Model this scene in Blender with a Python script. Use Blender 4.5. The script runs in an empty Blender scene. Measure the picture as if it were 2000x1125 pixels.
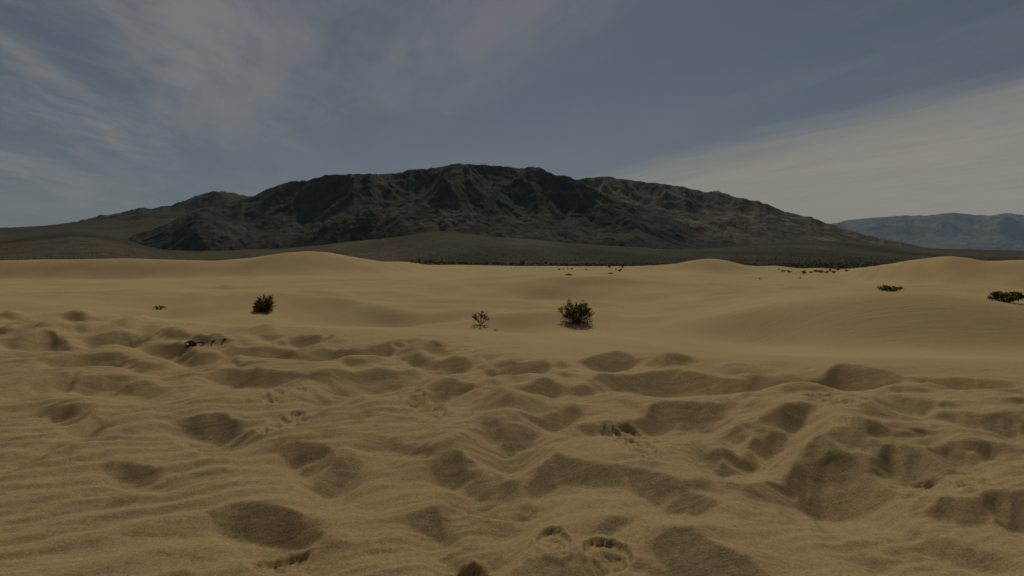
import bpy, math, random
import numpy as np

# ------------------------------------------------------------------ camera, sky, sun, exposure
S = bpy.context.scene
COL = S.collection
W_PX, H_PX, F_PX = 2000.0, 1125.0, 1192.0
ROW_H = 505.0                                   # the picture row of the true horizon
PITCH = math.atan((H_PX / 2 - ROW_H) / F_PX)
ZC = 1.6
SUN_EL, SUN_AZ = math.radians(46), math.radians(4)   # azimuth: from +Y towards +X

cam_d = bpy.data.cameras.new('camera')
cam = bpy.data.objects.new('camera', cam_d)
COL.objects.link(cam)
cam_d.sensor_width = 36.0
cam_d.lens = 36.0 * F_PX / W_PX
cam_d.clip_start, cam_d.clip_end = 0.05, 200000
cam.location = (0, 0, ZC)
cam.rotation_euler = (math.pi / 2 - PITCH, 0, 0)
S.camera = cam

S.view_settings.view_transform = 'Standard'
S.view_settings.look = 'None'
S.view_settings.gamma = 1
S.view_settings.use_curve_mapping = False
S.view_settings.exposure = -1.27
S.cycles.use_denoising = True
S.cycles.volume_bounces = 0
S.cycles.max_bounces = 4

sun_d = bpy.data.lights.new('sun', 'SUN')
sun_d.energy = 4.8
sun_d.angle = math.radians(0.6)
sun_d.color = (1.0, 0.94, 0.84)
sun = bpy.data.objects.new('sun', sun_d)
COL.objects.link(sun)
sun.rotation_euler = (math.pi / 2 - SUN_EL, 0, math.pi - SUN_AZ)   # shines from the front, slightly right

world = bpy.data.worlds.new('World')
S.world = world
world.use_nodes = True
wt = world.node_tree
for n in list(wt.nodes):
    wt.nodes.remove(n)


class NB:
    """tiny node-building helper"""
    def __init__(self, tree):
        self.t = tree

    def n(self, kind, **kw):
        nd = self.t.nodes.new(kind)
        for k, v in kw.items():
            setattr(nd, k, v)
        return nd

    def link(self, a, b):
        self.t.links.new(a, b)

    def put(self, sock, v):
        if isinstance(v, bpy.types.NodeSocket):
            self.link(v, sock)
        else:
            sock.default_value = v

    def math(self, op, a, b=0.0, c=None, clamp=False):
        nd = self.n('ShaderNodeMath', operation=op, use_clamp=clamp)
        self.put(nd.inputs[0], a)
        self.put(nd.inputs[1], b)
        if c is not None:
            self.put(nd.inputs[2], c)
        return nd.outputs[0]

    def remap(self, v, a, b, c=0.0, d=1.0, smooth=True):
        nd = self.n('ShaderNodeMapRange', interpolation_type='SMOOTHSTEP' if smooth else 'LINEAR')
        for s, x in zip(nd.inputs[:5], (v, a, b, c, d)):
            self.put(s, x)
        return nd.outputs[0]

    def mix(self, f, a, b, blend='MIX'):
        nd = self.n('ShaderNodeMix', data_type='RGBA', blend_type=blend)
        self.put(nd.inputs[0], f)
        self.put(nd.inputs[6], a)
        self.put(nd.inputs[7], b)
        return nd.outputs[2]

    def noise(self, vec, scale, detail=4.0, rough=0.5, dist=0.0):
        nd = self.n('ShaderNodeTexNoise')
        if vec is not None:
            self.link(vec, nd.inputs['Vector'])
        nd.inputs['Scale'].default_value = scale
        nd.inputs['Detail'].default_value = detail
        nd.inputs['Roughness'].default_value = rough
        nd.inputs['Distortion'].default_value = dist
        return nd.outputs['Fac']

    def comb(self, x, y, z=0.0):
        nd = self.n('ShaderNodeCombineXYZ')
        for s, v in zip(nd.inputs, (x, y, z)):
            self.put(s, v)
        return nd.outputs[0]


def build_world():
    b = NB(wt)
    sky = b.n('ShaderNodeTexSky', sky_type='NISHITA', sun_disc=False)
    sky.sun_elevation = SUN_EL
    sky.sun_rotation = SUN_AZ
    sky.altitude = 100
    sky.air_density = 1.0
    sky.dust_density = 0.6
    sky.ozone_density = 1.6
    tc = b.n('ShaderNodeTexCoord')
    sep = b.n('ShaderNodeSeparateXYZ')
    b.link(tc.outputs['Generated'], sep.inputs[0])
    x, y, z = sep.outputs
    zz = b.math('MAXIMUM', z, 0.03)
    u = b.math('DIVIDE', x, zz)                 # the point where the ray meets a flat cloud layer
    v = b.math('DIVIDE', y, zz)
    dx, dy = -0.387, 0.922                      # the direction the cirrus bands run in
    along = b.math('ADD', b.math('MULTIPLY', u, dx), b.math('MULTIPLY', v, dy))
    cross = b.math('ADD', b.math('MULTIPLY', u, dy), b.math('MULTIPLY', v, -dx))
    # slow wander of the bands
    wv = b.comb(b.math('MULTIPLY', along, 0.22), b.math('MULTIPLY', cross, 0.45), 3.7)
    wander = b.math('SUBTRACT', b.noise(wv, 1.0, 2, 0.5), 0.5)
    cw = b.math('ADD', cross, b.math('MULTIPLY', wander, 0.9))
    # fine fibres, long along the band
    f1 = b.noise(b.comb(b.math('MULTIPLY', along, 0.55), b.math('MULTIPLY', cw, 2.4), 0.3), 1.0, 8, 0.62, 0.35)
    f2 = b.noise(b.comb(b.math('MULTIPLY', along, 0.16), b.math('MULTIPLY', cw, 0.62), 8.1), 1.0, 4, 0.5, 0.3)
    f3 = b.noise(b.comb(b.math('ADD', b.math('MULTIPLY', along, 2.4), b.math('MULTIPLY', cw, 1.3)),
                        b.math('SUBTRACT', b.math('MULTIPLY', cw, 6.0), b.math('MULTIPLY', along, 2.2)), 5.5), 1.0, 6, 0.6, 0.3)
    fibre = b.math('ADD', b.math('MULTIPLY', f1, 0.6), b.math('MULTIPLY', f3, 0.4))
    streak = b.remap(b.math('ADD', b.math('MULTIPLY', fibre, 0.55), b.math('MULTIPLY', f2, 0.6)), 0.49, 0.70)
    # cirrus is dense on the left, thin ahead
    left = b.remap(cw, 2.9, -1.4, 0.16, 0.70)
    streak = b.math('MULTIPLY', streak, left)
    for c0, a0, wc, wa, amt in ((-1.0, 6.1, 0.28, 1.6, 0.55), (-2.65, 10.5, 0.40, 4.5, 0.50), (-0.35, 3.2, 0.45, 1.3, 0.22), (0.55, 3.0, 0.5, 1.0, 0.10)):
        dc = b.math('DIVIDE', b.math('SUBTRACT', cw, c0), wc)
        da = b.math('DIVIDE', b.math('SUBTRACT', along, a0), wa)
        dd = b.math('ADD', b.math('MULTIPLY', dc, dc), b.math('MULTIPLY', da, da))
        tuft = b.math('MULTIPLY', b.math('EXPONENT', b.math('MULTIPLY', dd, -1.0)), b.remap(fibre, 0.36, 0.62, 0.35, 1.0))
        streak = b.math('ADD', streak, b.math('MULTIPLY', tuft, amt), clamp=True)
    # the broad pale sheet on the right with a soft, straight edge
    ce = b.math('ADD', cross, b.math('MULTIPLY', wander, 0.35))
    ce = b.math('ADD', ce, b.math('MULTIPLY', b.math('SUBTRACT', f1, 0.5), 1.1))
    sheet = b.remap(ce, 3.25, 4.3, 0.0, 0.70)
    sheet2 = b.remap(ce, 4.2, 15.0, 0.0, 0.28)
    sheet = b.math('MULTIPLY', b.math('ADD', sheet, sheet2), b.remap(b.math('ADD', b.math('MULTIPLY', f1, 0.7), b.math('MULTIPLY', f3, 0.3)), 0.35, 0.62, 0.84, 1.06))
    veil = b.math('ADD', 0.02, b.math('MULTIPLY', f2, b.remap(cross, 2.6, 0.8, 0.10, 0.24)))
    mask = b.math('MAXIMUM', b.math('ADD', streak, veil), sheet, clamp=True)
    skyc = b.mix(1.0, sky.outputs[0], (0.79, 0.76, 0.74, 1), 'MULTIPLY')
    warm = b.mix(b.remap(ce, 3.0, 6.0), (7.7, 7.6, 7.6, 1), (15.4, 12.9, 9.6, 1))
    col = b.mix(mask, skyc, warm)
    bg = b.n('ShaderNodeBackground')
    b.link(col, bg.inputs[0])
    bg.inputs[1].default_value = 0.06
    out = b.n('ShaderNodeOutputWorld')
    b.link(bg.outputs[0], out.inputs[0])


build_world()

# ------------------------------------------------------------------ numeric helpers
rng = np.random.default_rng(7)
random.seed(7)
_perm = rng.permutation(512)
_perm = np.concatenate([_perm, _perm]).astype(np.int32)
_ga = rng.uniform(0, 2 * math.pi, 512)
_gx, _gy = np.cos(_ga).astype(np.float32), np.sin(_ga).astype(np.float32)


def perlin(x, y, seed=0):
    x = np.asarray(x, np.float32) + np.float32(seed * 17.31)
    y = np.asarray(y, np.float32) - np.float32(seed * 9.77)
    xi, yi = np.floor(x), np.floor(y)
    fx, fy = x - xi, y - yi
    xi, yi = xi.astype(np.int32) & 511, yi.astype(np.int32) & 511
    x1, y1 = (xi + 1) & 511, (yi + 1) & 511
    u, v = fx * fx * fx * (fx * (fx * 6 - 15) + 10), fy * fy * fy * (fy * (fy * 6 - 15) + 10)

    def g(ix, iy, dx, dy):
        h = _perm[_perm[ix] + iy] & 511
        return _gx[h] * dx + _gy[h] * dy
    a = g(xi, yi, fx, fy)
    a += u * (g(x1, yi, fx - 1, fy) - a)
    c = g(xi, y1, fx, fy - 1)
    c += u * (g(x1, y1, fx - 1, fy - 1) - c)
    return 1.5 * (a + v * (c - a))


def fbm(x, y, octaves=4, gain=0.5, seed=0):
    s, a = 0, 1.0
    for o in range(octaves):
        s = s + a * perlin(x * 2 ** o, y * 2 ** o, seed + o * 3)
        a *= gain
    return s


def ridged(x, y, octaves=7, gain=0.55, seed=0):
    s, a, w, tot = 0, 1.0, 1.0, 0.0
    for o in range(octaves):
        n = 1 - np.abs(perlin(x * 2.03 ** o, y * 2.03 ** o, seed + o * 3))
        n = n * n * w
        w = np.clip(n * 1.6, 0, 1)
        s = s + a * n
        tot += a
        a *= gain
    return s / tot


def sstep(a, b, x):
    t = np.clip((x - a) / (b - a), 0, 1)
    return t * t * (3 - 2 * t)


PX = np.arange(-1000, 3001, 8.0)                 # picture columns at which profiles are kept


def poly(pts, sigma=3.0):
    xs, ys = zip(*pts)
    v = np.interp(PX, xs, ys)
    r = int(sigma * 3) + 1
    k = np.exp(-0.5 * (np.arange(-r, r + 1) / sigma) ** 2)
    k /= k.sum()
    return np.convolve(np.pad(v, r, 'edge'), k, 'valid')


def slope_of_row(row):                           # Z/Y of a point seen in that row
    t = (H_PX / 2 - row) / F_PX
    return (t * math.cos(PITCH) - math.sin(PITCH)) / (math.cos(PITCH) + t * math.sin(PITCH))


def row_of_slope(q):
    return H_PX / 2 - F_PX * (q * math.cos(PITCH) + math.sin(PITCH)) / (math.cos(PITCH) - q * math.sin(PITCH))


def zrow(row, Y):
    return ZC + slope_of_row(row) * Y


def px_of(X, Y):
    return W_PX / 2 + F_PX * X / np.maximum(Y, 0.3)


def x_of(px, Y):
    return (px - W_PX / 2) / F_PX * Y


def pchip_table(ky, kz, yq):
    """ky, kz: (knots, columns); returns (columns, len(yq))"""
    h = np.diff(ky, axis=0)
    d = np.diff(kz, axis=0) / h
    m = np.zeros_like(kz)
    w1, w2 = 2 * h[1:] + h[:-1], h[1:] + 2 * h[:-1]
    ok = d[1:] * d[:-1] > 0
    with np.errstate(all='ignore'):
        hm = (w1 + w2) / (w1 / d[:-1] + w2 / d[1:])
    m[1:-1] = np.where(ok, hm, 0)
    out = np.zeros((ky.shape[1], len(yq)))
    for c in range(ky.shape[1]):
        i = np.clip(np.searchsorted(ky[:, c], yq) - 1, 0, ky.shape[0] - 2)
        hh = h[i, c]
        t = np.clip((yq - ky[i, c]) / hh, 0, 1)
        out[c] = ((1 + 2 * t) * (1 - t) ** 2 * kz[i, c] + t * (1 - t) ** 2 * hh * m[i, c]
                  + t * t * (3 - 2 * t) * kz[i + 1, c] + t * t * (t - 1) * hh * m[i + 1, c])
    return out


class Table:
    """heights kept on (column, log depth), read bilinearly"""
    def __init__(self, ky, kz, y0, y1, n=900, blur=2):
        self.l0, self.l1, self.n = math.log(y0), math.log(y1), n
        self.Y = np.exp(np.linspace(self.l0, self.l1, n))
        self.T = pchip_table(np.array(ky), np.array(kz), self.Y)
        for _ in range(blur):
            self.T[:, 1:-1] = 0.25 * self.T[:, :-2] + 0.5 * self.T[:, 1:-1] + 0.25 * self.T[:, 2:]

    def __call__(self, px, Y):
        a = np.clip((px - PX[0]) / 8.0, 0, len(PX) - 1.001)
        c = np.clip((np.log(np.maximum(Y, 1e-3)) - self.l0) / (self.l1 - self.l0) * (self.n - 1), 0, self.n - 1.001)
        i, j = a.astype(np.int32), c.astype(np.int32)
        fa, fc = a - i, c - j
        T = self.T
        return ((T[i, j] * (1 - fa) + T[i + 1, j] * fa) * (1 - fc)
                + (T[i, j + 1] * (1 - fa) + T[i + 1, j + 1] * fa) * fc)


def grid_mesh(name, X, Y, Z, mat, cols=None):
    n, m = X.shape
    me = bpy.data.meshes.new(name)
    me.vertices.add(n * m)
    me.vertices.foreach_set('co', np.stack([X, Y, Z], -1).astype(np.float32).ravel())
    a = (np.arange(n - 1)[:, None] * m + np.arange(m - 1)[None, :]).ravel()
    f = np.stack([a, a + 1, a + m + 1, a + m], -1).astype(np.int32)
    me.loops.add(f.size)
    me.loops.foreach_set('vertex_index', f.ravel())
    me.polygons.add(len(f))
    me.polygons.foreach_set('loop_start', np.arange(0, f.size, 4, dtype=np.int32))
    me.polygons.foreach_set('use_smooth', np.ones(len(f), bool))
    me.update(calc_edges=True)
    me.materials.append(mat)
    o = bpy.data.objects.new(name, me)
    COL.objects.link(o)
    o['kind'] = 'structure'
    return o


# ------------------------------------------------------------------ materials
def new_mat(name):
    m = bpy.data.materials.new(name)
    m.use_nodes = True
    t = m.node_tree
    for n in list(t.nodes):
        t.nodes.remove(n)
    b = NB(t)
    p = b.n('ShaderNodeBsdfPrincipled')
    p.inputs['Roughness'].default_value = 0.95
    p.inputs['Specular IOR Level'].default_value = 0.03
    o = b.n('ShaderNodeOutputMaterial')
    b.link(p.outputs[0], o.inputs[0])
    return m, b, p


def mat_sand():
    m, b, p = new_mat('sand')
    g = b.n('ShaderNodeNewGeometry')
    pos = g.outputs['Position']
    big = b.noise(pos, 0.16, 3, 0.5)
    mid = b.noise(pos, 1.7, 4, 0.55)
    grain = b.noise(pos, 260.0, 2, 0.7)
    grain2 = b.noise(pos, 75.0, 3, 0.75)
    c = b.mix(b.remap(big, 0.35, 0.65), (0.368, 0.260, 0.121, 1), (0.398, 0.291, 0.140, 1))
    c = b.mix(b.math('MULTIPLY', b.remap(mid, 0.45, 0.72), 0.35), c, (0.40, 0.256, 0.132, 1))
    clot = b.noise(pos, 30.0, 4, 0.7)
    k = b.math('ADD', b.math('MULTIPLY', grain, 0.38), b.math('ADD', b.math('MULTIPLY', grain2, 0.38), b.math('MULTIPLY', clot, 0.24)))
    sp = b.n('ShaderNodeSeparateXYZ')
    b.link(pos, sp.inputs[0])
    near_dim = b.remap(b.math('ADD', sp.outputs[1], b.math('MULTIPLY', b.noise(pos, 0.7, 4, 0.6), 9.0)), 9.0, 20.0, 1.0, 0.0)  # foreground dimming painted into the near sand's colour, with stronger grain contrast
    lo = b.math('SUBTRACT', 0.76, b.math('MULTIPLY', near_dim, 0.26))
    k = b.remap(k, 0.37, 0.63, lo, b.math('SUBTRACT', 1.22, b.math('MULTIPLY', near_dim, 0.02)), smooth=False)
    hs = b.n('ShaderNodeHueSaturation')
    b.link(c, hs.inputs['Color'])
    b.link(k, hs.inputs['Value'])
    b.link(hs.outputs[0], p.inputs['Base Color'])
    # fine relief: grains near by, faint wind ripples far off
    mp = b.n('ShaderNodeMapping')
    mp.inputs['Rotation'].default_value = (0, 0, math.radians(-24))
    mp.inputs['Scale'].default_value = (0.35, 2.6, 1)
    b.link(pos, mp.inputs[0])
    rip = b.noise(mp.outputs[0], 2.2, 4, 0.55, 0.4)
    bp0 = b.n('ShaderNodeBump')
    bp0.inputs['Strength'].default_value = 0.35
    bp0.inputs['Distance'].default_value = 0.05
    b.link(rip, bp0.inputs['Height'])
    bp = b.n('ShaderNodeBump')
    bp.inputs['Strength'].default_value = 0.8
    bp.inputs['Distance'].default_value = 0.005
    b.link(b.math('ADD', grain2, b.math('MULTIPLY', grain, 0.5)), bp.inputs['Height'])
    b.link(bp0.outputs[0], bp.inputs['Normal'])
    b.link(bp.outputs[0], p.inputs['Normal'])
    return m


def mat_plain():
    m, b, p = new_mat('desert_gravel')
    g = b.n('ShaderNodeNewGeometry')
    pos = g.outputs['Position']
    mp = b.n('ShaderNodeMapping')
    mp.inputs['Scale'].default_value = (1, 0.16, 1)
    b.link(pos, mp.inputs[0])
    a = b.noise(mp.outputs[0], 0.0016, 6, 0.6, 0.6)
    c2 = b.noise(pos, 0.02, 5, 0.65)
    c3 = b.noise(mp.outputs[0], 0.009, 6, 0.65, 1.6)
    c = b.mix(b.remap(a, 0.36, 0.64), (0.030, 0.028, 0.011, 1), (0.086, 0.066, 0.036, 1))
    c = b.mix(b.math('MULTIPLY', b.remap(c2, 0.45, 0.7), 0.55), c, (0.024, 0.028, 0.011, 1))
    c = b.mix(b.math('MULTIPLY', b.remap(c3, 0.58, 0.72), 0.35), c, (0.135, 0.108, 0.07, 1))
    c4 = b.noise(pos, 0.045, 7, 0.8)
    hs = b.n('ShaderNodeHueSaturation')
    b.link(c, hs.inputs['Color'])
    b.link(b.remap(c4, 0.36, 0.64, 0.4, 1.55, smooth=False), hs.inputs['Value'])
    b.link(hs.outputs[0], p.inputs['Base Color'])
    return m


def mat_rock(name, dark, red, tan, tan_amt, bump=1.0):
    m, b, p = new_mat(name)
    g = b.n('ShaderNodeNewGeometry')
    pos = g.outputs['Position']
    a = b.noise(pos, 0.0022, 6, 0.62, 0.8)
    c2 = b.noise(pos, 0.011, 7, 0.76, 0.5)
    mp = b.n('ShaderNodeMapping')
    mp.inputs['Rotation'].default_value = (0.35, 0.25, 0.2)
    mp.inputs['Scale'].default_value = (0.3, 0.3, 2.2)
    b.link(pos, mp.inputs[0])
    st = b.noise(mp.outputs[0], 0.006, 6, 0.62, 0.7)          # tilted strata
    c = b.mix(b.remap(a, 0.42, 0.66), dark, red)
    c = b.mix(b.math('MULTIPLY', b.remap(st, 0.50, 0.68), tan_amt), c, tan)
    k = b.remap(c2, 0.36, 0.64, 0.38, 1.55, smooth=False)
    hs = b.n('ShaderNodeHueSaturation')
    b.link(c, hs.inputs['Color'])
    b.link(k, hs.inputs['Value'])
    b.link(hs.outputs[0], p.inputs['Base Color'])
    bp = b.n('ShaderNodeBump')
    bp.inputs['Strength'].default_value = 0.5
    bp.inputs['Distance'].default_value = 26.0 * bump
    b.link(b.noise(pos, 0.014, 7, 0.68, 0.3), bp.inputs['Height'])
    b.link(bp.outputs[0], p.inputs['Normal'])
    return m


def mat_plain_colour(name, c0, c1, scale=40.0, rough=0.8, translucent=0.0):
    m, b, p = new_mat(name)
    g = b.n('ShaderNodeNewGeometry')
    tc = b.n('ShaderNodeTexCoord')
    f = b.noise(tc.outputs['Object'], scale, 3, 0.6)
    b.link(b.mix(b.remap(f, 0.35, 0.65), c0, c1), p.inputs['Base Color'])
    p.inputs['Roughness'].default_value = rough
    if translucent:
        tr = b.n('ShaderNodeBsdfTranslucent')
        b.link(p.inputs['Base Color'].links[0].from_socket, tr.inputs['Color'])
        mx = b.n('ShaderNodeMixShader')
        mx.inputs[0].default_value = translucent
        out = next(n for n in b.t.nodes if n.type == 'OUTPUT_MATERIAL')
        b.link(p.outputs[0], mx.inputs[1])
        b.link(tr.outputs[0], mx.inputs[2])
        b.link(mx.outputs[0], out.inputs[0])
    return m


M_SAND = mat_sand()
M_PLAIN = mat_plain()
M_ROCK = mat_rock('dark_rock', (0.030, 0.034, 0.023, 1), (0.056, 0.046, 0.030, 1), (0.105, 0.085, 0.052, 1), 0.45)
M_ROCK_R = mat_rock('brown_rock', (0.062, 0.058, 0.042, 1), (0.11, 0.082, 0.057, 1), (0.21, 0.165, 0.095, 1), 0.6)
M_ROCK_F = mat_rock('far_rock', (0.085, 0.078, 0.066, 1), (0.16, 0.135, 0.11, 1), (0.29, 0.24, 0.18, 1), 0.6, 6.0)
M_LEAF = mat_plain_colour('shrub_leaf', (0.082, 0.085, 0.022, 1), (0.140, 0.125, 0.038, 1), 9.0, 0.7, 0.55)
M_LEAF_DRY = mat_plain_colour('dry_leaf', (0.070, 0.054, 0.024, 1), (0.115, 0.090, 0.042, 1), 9.0, 0.8, 0.4)
M_TWIG = mat_plain_colour('twig_bark', (0.050, 0.036, 0.024, 1), (0.095, 0.070, 0.048, 1), 30.0, 0.9)
M_DARKWOOD = mat_plain_colour('dark_root_wood', (0.022, 0.017, 0.011, 1), (0.050, 0.036, 0.022, 1), 60.0, 0.9)
M_PALEWOOD = mat_plain_colour('bleached_wood', (0.42, 0.39, 0.30, 1), (0.55, 0.52, 0.42, 1), 60.0, 0.8)
M_PEBBLE = mat_plain_colour('pale_stone', (0.6, 0.58, 0.5, 1), (0.75, 0.72, 0.65, 1), 200.0, 0.5)

# ------------------------------------------------------------------ the dunes: crests and troughs front to back
brow_Y = poly([(-600, 18), (0, 17.5), (250, 16), (450, 13.8), (700, 13), (950, 12), (1150, 10.5), (1400, 9), (2000, 8.5), (2600, 8.5)], 8)
T1_Y = poly([(-400, 26), (0, 27), (300, 27.5), (420, 26.4), (540, 26.6), (620, 28.8), (700, 30.3), (800, 29.8), (900, 28), (1000, 26), (1125, 24), (1250, 22), (1400, 19.5), (1500, 18.2), (1600, 16.1), (1750, 15.5), (2000, 15.2), (2500, 15.2)], 6)
T1_r = poly([(-400, 612), (0, 608), (200, 615), (300, 632), (450, 642), (700, 642), (900, 640), (1000, 642), (1125, 640), (1250, 650), (1400, 672), (1600, 680), (2000, 685), (2500, 690)], 5)
C1_Y = poly([(-400, 33), (0, 33), (300, 34), (450, 34), (600, 35), (750, 33), (900, 31), (1000, 30), (1125, 32), (1250, 26), (1350, 23), (1500, 21), (1700, 20), (2000, 18.5), (2500, 18.5)], 6)
C1_r = poly([(-400, 590), (0, 590), (200, 590), (330, 587), (450, 579), (600, 575), (700, 583), (800, 597), (900, 604), (1000, 614), (1125, 612), (1220, 630), (1300, 634), (1400, 612), (1500, 590), (1600, 577), (1700, 570), (1800, 573), (1900, 583), (2000, 600), (2200, 625), (2500, 630)], 4)
T2_Y = poly([(-400, 42), (0, 42), (450, 44), (800, 46), (950, 52), (1050, 54), (1150, 54), (1250, 49), (1350, 44), (1500, 38), (1700, 38), (2000, 36), (2500, 36)], 6)
T2_r = poly([(-400, 577), (0, 577), (450, 577), (600, 573), (750, 575), (900, 585), (1000, 592), (1125, 590), (1250, 592), (1400, 590), (1500, 583), (1600, 576), (1700, 571), (1800, 571), (1900, 577), (2000, 588), (2500, 600)], 4)
C2_Y = poly([(-400, 52), (0, 52), (450, 56), (800, 62), (1125, 62), (1300, 58), (1500, 52), (1700, 50), (2000, 46), (2500, 46)], 6)
C2_r = poly([(-400, 572), (0, 570), (330, 568), (500, 566), (650, 560), (800, 553), (900, 557), (950, 553), (1050, 544), (1150, 541), (1250, 547), (1350, 560), (1450, 572), (1550, 573), (1700, 564), (1850, 568), (2000, 576), (2500, 585)], 4)
T3_Y = poly([(-400, 108), (0, 109), (300, 108), (560, 102), (620, 103), (800, 117), (900, 152), (1000, 197), (1240, 195), (1300, 150), (1380, 140), (1500, 140), (1640, 135), (1720, 97), (1850, 78), (2000, 72), (2500, 72)], 3)
T3_r = poly([(-400, 547), (0, 547), (200, 547), (350, 544), (500, 540), (650, 538), (800, 537), (900, 533), (1000, 530), (1200, 530), (1320, 530), (1400, 535), (1500, 540), (1600, 541), (1700, 553), (1800, 557), (2000, 565), (2500, 565)], 3)
SK_Y = poly([(-400, 120), (0, 120), (600, 118), (760, 130), (830, 200), (1000, 225), (1240, 220), (1300, 165), (1385, 152), (1450, 165), (1500, 190), (1640, 195), (1700, 120), (1800, 92), (1920, 88), (2000, 85), (2500, 85)], 3)
SK_r = poly([(-1000, 512), (-400, 507), (0, 509), (100, 505), (250, 504), (330, 507), (420, 509), (500, 502), (560, 493), (600, 490), (640, 492), (700, 503), (740, 510), (780, 510), (800, 511), (830, 517),
             (1000, 519), (1200, 520), (1240, 520), (1320, 515), (1350, 508), (1385, 504), (1420, 509), (1460, 519), (1490, 520), (1510, 518), (1560, 524), (1600, 523),
             (1640, 526), (1700, 520), (1760, 511), (1810, 503), (1850, 498), (1890, 503), (1920, 509), (1960, 508), (2000, 506), (2300, 502), (2700, 508), (3000, 508)], 1.1)
one = np.ones_like(PX)
dune_ky = [one * 0.5, brow_Y * 0.8, brow_Y, T1_Y, C1_Y, T2_Y, C2_Y, T3_Y, SK_Y, SK_Y * 1.12 + 3, SK_Y * 1.3 + 20]
zs = zrow(SK_r, SK_Y)
dune_kz = [0 * one, 0 * one, -0.02 * one, zrow(T1_r, T1_Y), zrow(C1_r, C1_Y), zrow(T2_r, T2_Y), zrow(C2_r, C2_Y),
           zrow(T3_r, T3_Y), zs, np.minimum(zs - 1.5, -2.4), -6.5 * one]
DUNE = Table(dune_ky, dune_kz, 0.5, 330, 1000, 3)


def dune_base(X, Y):
    z = DUNE(px_of(X, Y), Y)
    # low swells of the dunes themselves
    k = sstep(16, 30, Y) * (1 - sstep(60, 85, Y))
    z = z + k * (0.26 * fbm(X * 0.12, Y * 0.13, 3, 0.5, 31) + 0.03 * fbm(X * 0.6, Y * 0.35, 2, 0.5, 35))
    r = 1 - np.abs(perlin(X * 0.055 + 0.35 * perlin(X * 0.05, Y * 0.05, 43), Y * 0.10 + 0.5 * perlin(X * 0.04, Y * 0.07, 44), 45))
    z = z + k * (0.42 * np.clip(r, 0, 1) ** 2.5 - 0.20)
    k2 = sstep(60, 80, Y)
    z = z + k2 * 0.45 * fbm(X * 0.05, Y * 0.08, 3, 0.5, 41) * (1 - 0.75 * sstep(70, 95, Y))
    return z


# trodden pits of the foreground: (x0, x1, row of the far rim, row of the bottom, wall slope, skew, irregularity)
PITS = [
 (0, 42, 612, 621, .4, 0), (126, 175, 609, 623, .4, 0), (145, 185, 626, 644, .4, 0), (65, 135, 629, 638, .35, 0),
 (233, 285, 622, 640, .35, .2), (-20, 28, 630, 644, .4, 0), (0, 105, 648, 680, .45, .1), (103, 140, 665, 684, .3, 0),
 (168, 260, 648, 675, .45, .1), (313, 373, 642, 654, .4, 0), (378, 448, 651, 668, .45, 0), (280, 360, 666, 690, .4, 0),
 (467, 490, 654, 668, .35, 0), (500, 541, 637, 650, .4, 0), (546, 658, 652, 675, .5, 0), (440, 550, 675, 697, .45, 0),
 (550, 667, 677, 702, .45, 0), (345, 440, 684, 712, .5, .1), (85, 165, 690, 718, .4, .15), (160, 240, 686, 712, .4, .15),
 (182, 261, 702, 719, .3, .2), (443, 480, 704, 718, .4, 0), (252, 326, 707, 724, .35, .1), (0, 80, 745, 780, .4, .5),
 (70, 160, 726, 760, .4, .5), (112, 233, 730, 771, .45, .2), (228, 308, 748, 777, .3, 0), (411, 580, 719, 754, .4, -.05),
 (602, 700, 722, 755, .4, 0), (80, 168, 784, 820, .4, .2), (121, 187, 805, 854, .5, .5), (331, 462, 805, 862, .5, -.1),
 (546, 635, 866, 905, .5, 0), (590, 686, 880, 966, .5, .3), (205, 290, 903, 936, .45, 0), (322, 373, 905, 925, .3, .4),
 (410, 580, 985, 1068, .5, -.15), (-30, 112, 868, 908, .4, .5), (607, 690, 749, 788, .45, .1),
 (673, 762, 679, 706, .5, .1), (757, 874, 663, 690, .5, .1), (785, 837, 692, 712, .35, 0), (869, 916, 700, 729, .5, 0),
 (930, 972, 686, 708, .4, 0), (949, 1084, 703, 741, .45, 0), (650, 818, 719, 763, .45, 0), (823, 855, 712, 729, .35, 0),
 (846, 944, 749, 778, .5, .1), (949, 1098, 745, 788, .5, .1), (1149, 1247, 684, 722, .5, .1), (1255, 1350, 686, 704, .45, -.05),
 (1163, 1400, 724, 767, .5, .05), (949, 1062, 791, 886, .5, -.1), (1050, 1140, 796, 835, .45, .3), (837, 902, 887, 923, .45, 0),
 (874, 1098, 880, 974, .5, .05), (800, 1037, 945, 1082, .45, .1), (1271, 1350, 787, 838, .5, 0), (1210, 1300, 912, 965, .5, -.6),
 (1250, 1400, 925, 1020, .55, -.5), (1290, 1500, 1030, 1180, .5, -.5),
 (1384, 1560, 691, 718, .3, 0), (1627, 1757, 717, 760, .5, -.05), (1785, 2020, 731, 769, .45, -.08), (1477, 1645, 724, 764, .4, -.15),
 (1389, 1473, 735, 769, .5, 0), (1347, 1417, 782, 844, .5, .3), (1491, 1590, 780, 862, .5, .4), (1412, 1459, 829, 872, .5, -.3),
 (1445, 1477, 770, 792, .4, 0), (1351, 1482, 852, 932, .5, -.4), (1570, 1720, 819, 984, .5, -.35), (1524, 1697, 895, 1022, .5, -.6),
 (1664, 1818, 773, 815, .3, -.2), (1748, 1860, 866, 950, .5, -.35), (1850, 1950, 858, 905, .35, -.1), (1837, 2010, 801, 834, .4, -.1),
 (1925, 2030, 857, 905, .45, -.3), (1944, 2060, 955, 1012, .4, -.2), (1730, 1840, 780, 812, .35, 0),
 (1700, 1830, 1000, 1040, .3, -.4), (1640, 1760, 1050, 1110, .35, -.5), (870, 1037, 1078, 1150, .35, 0),
]
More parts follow.
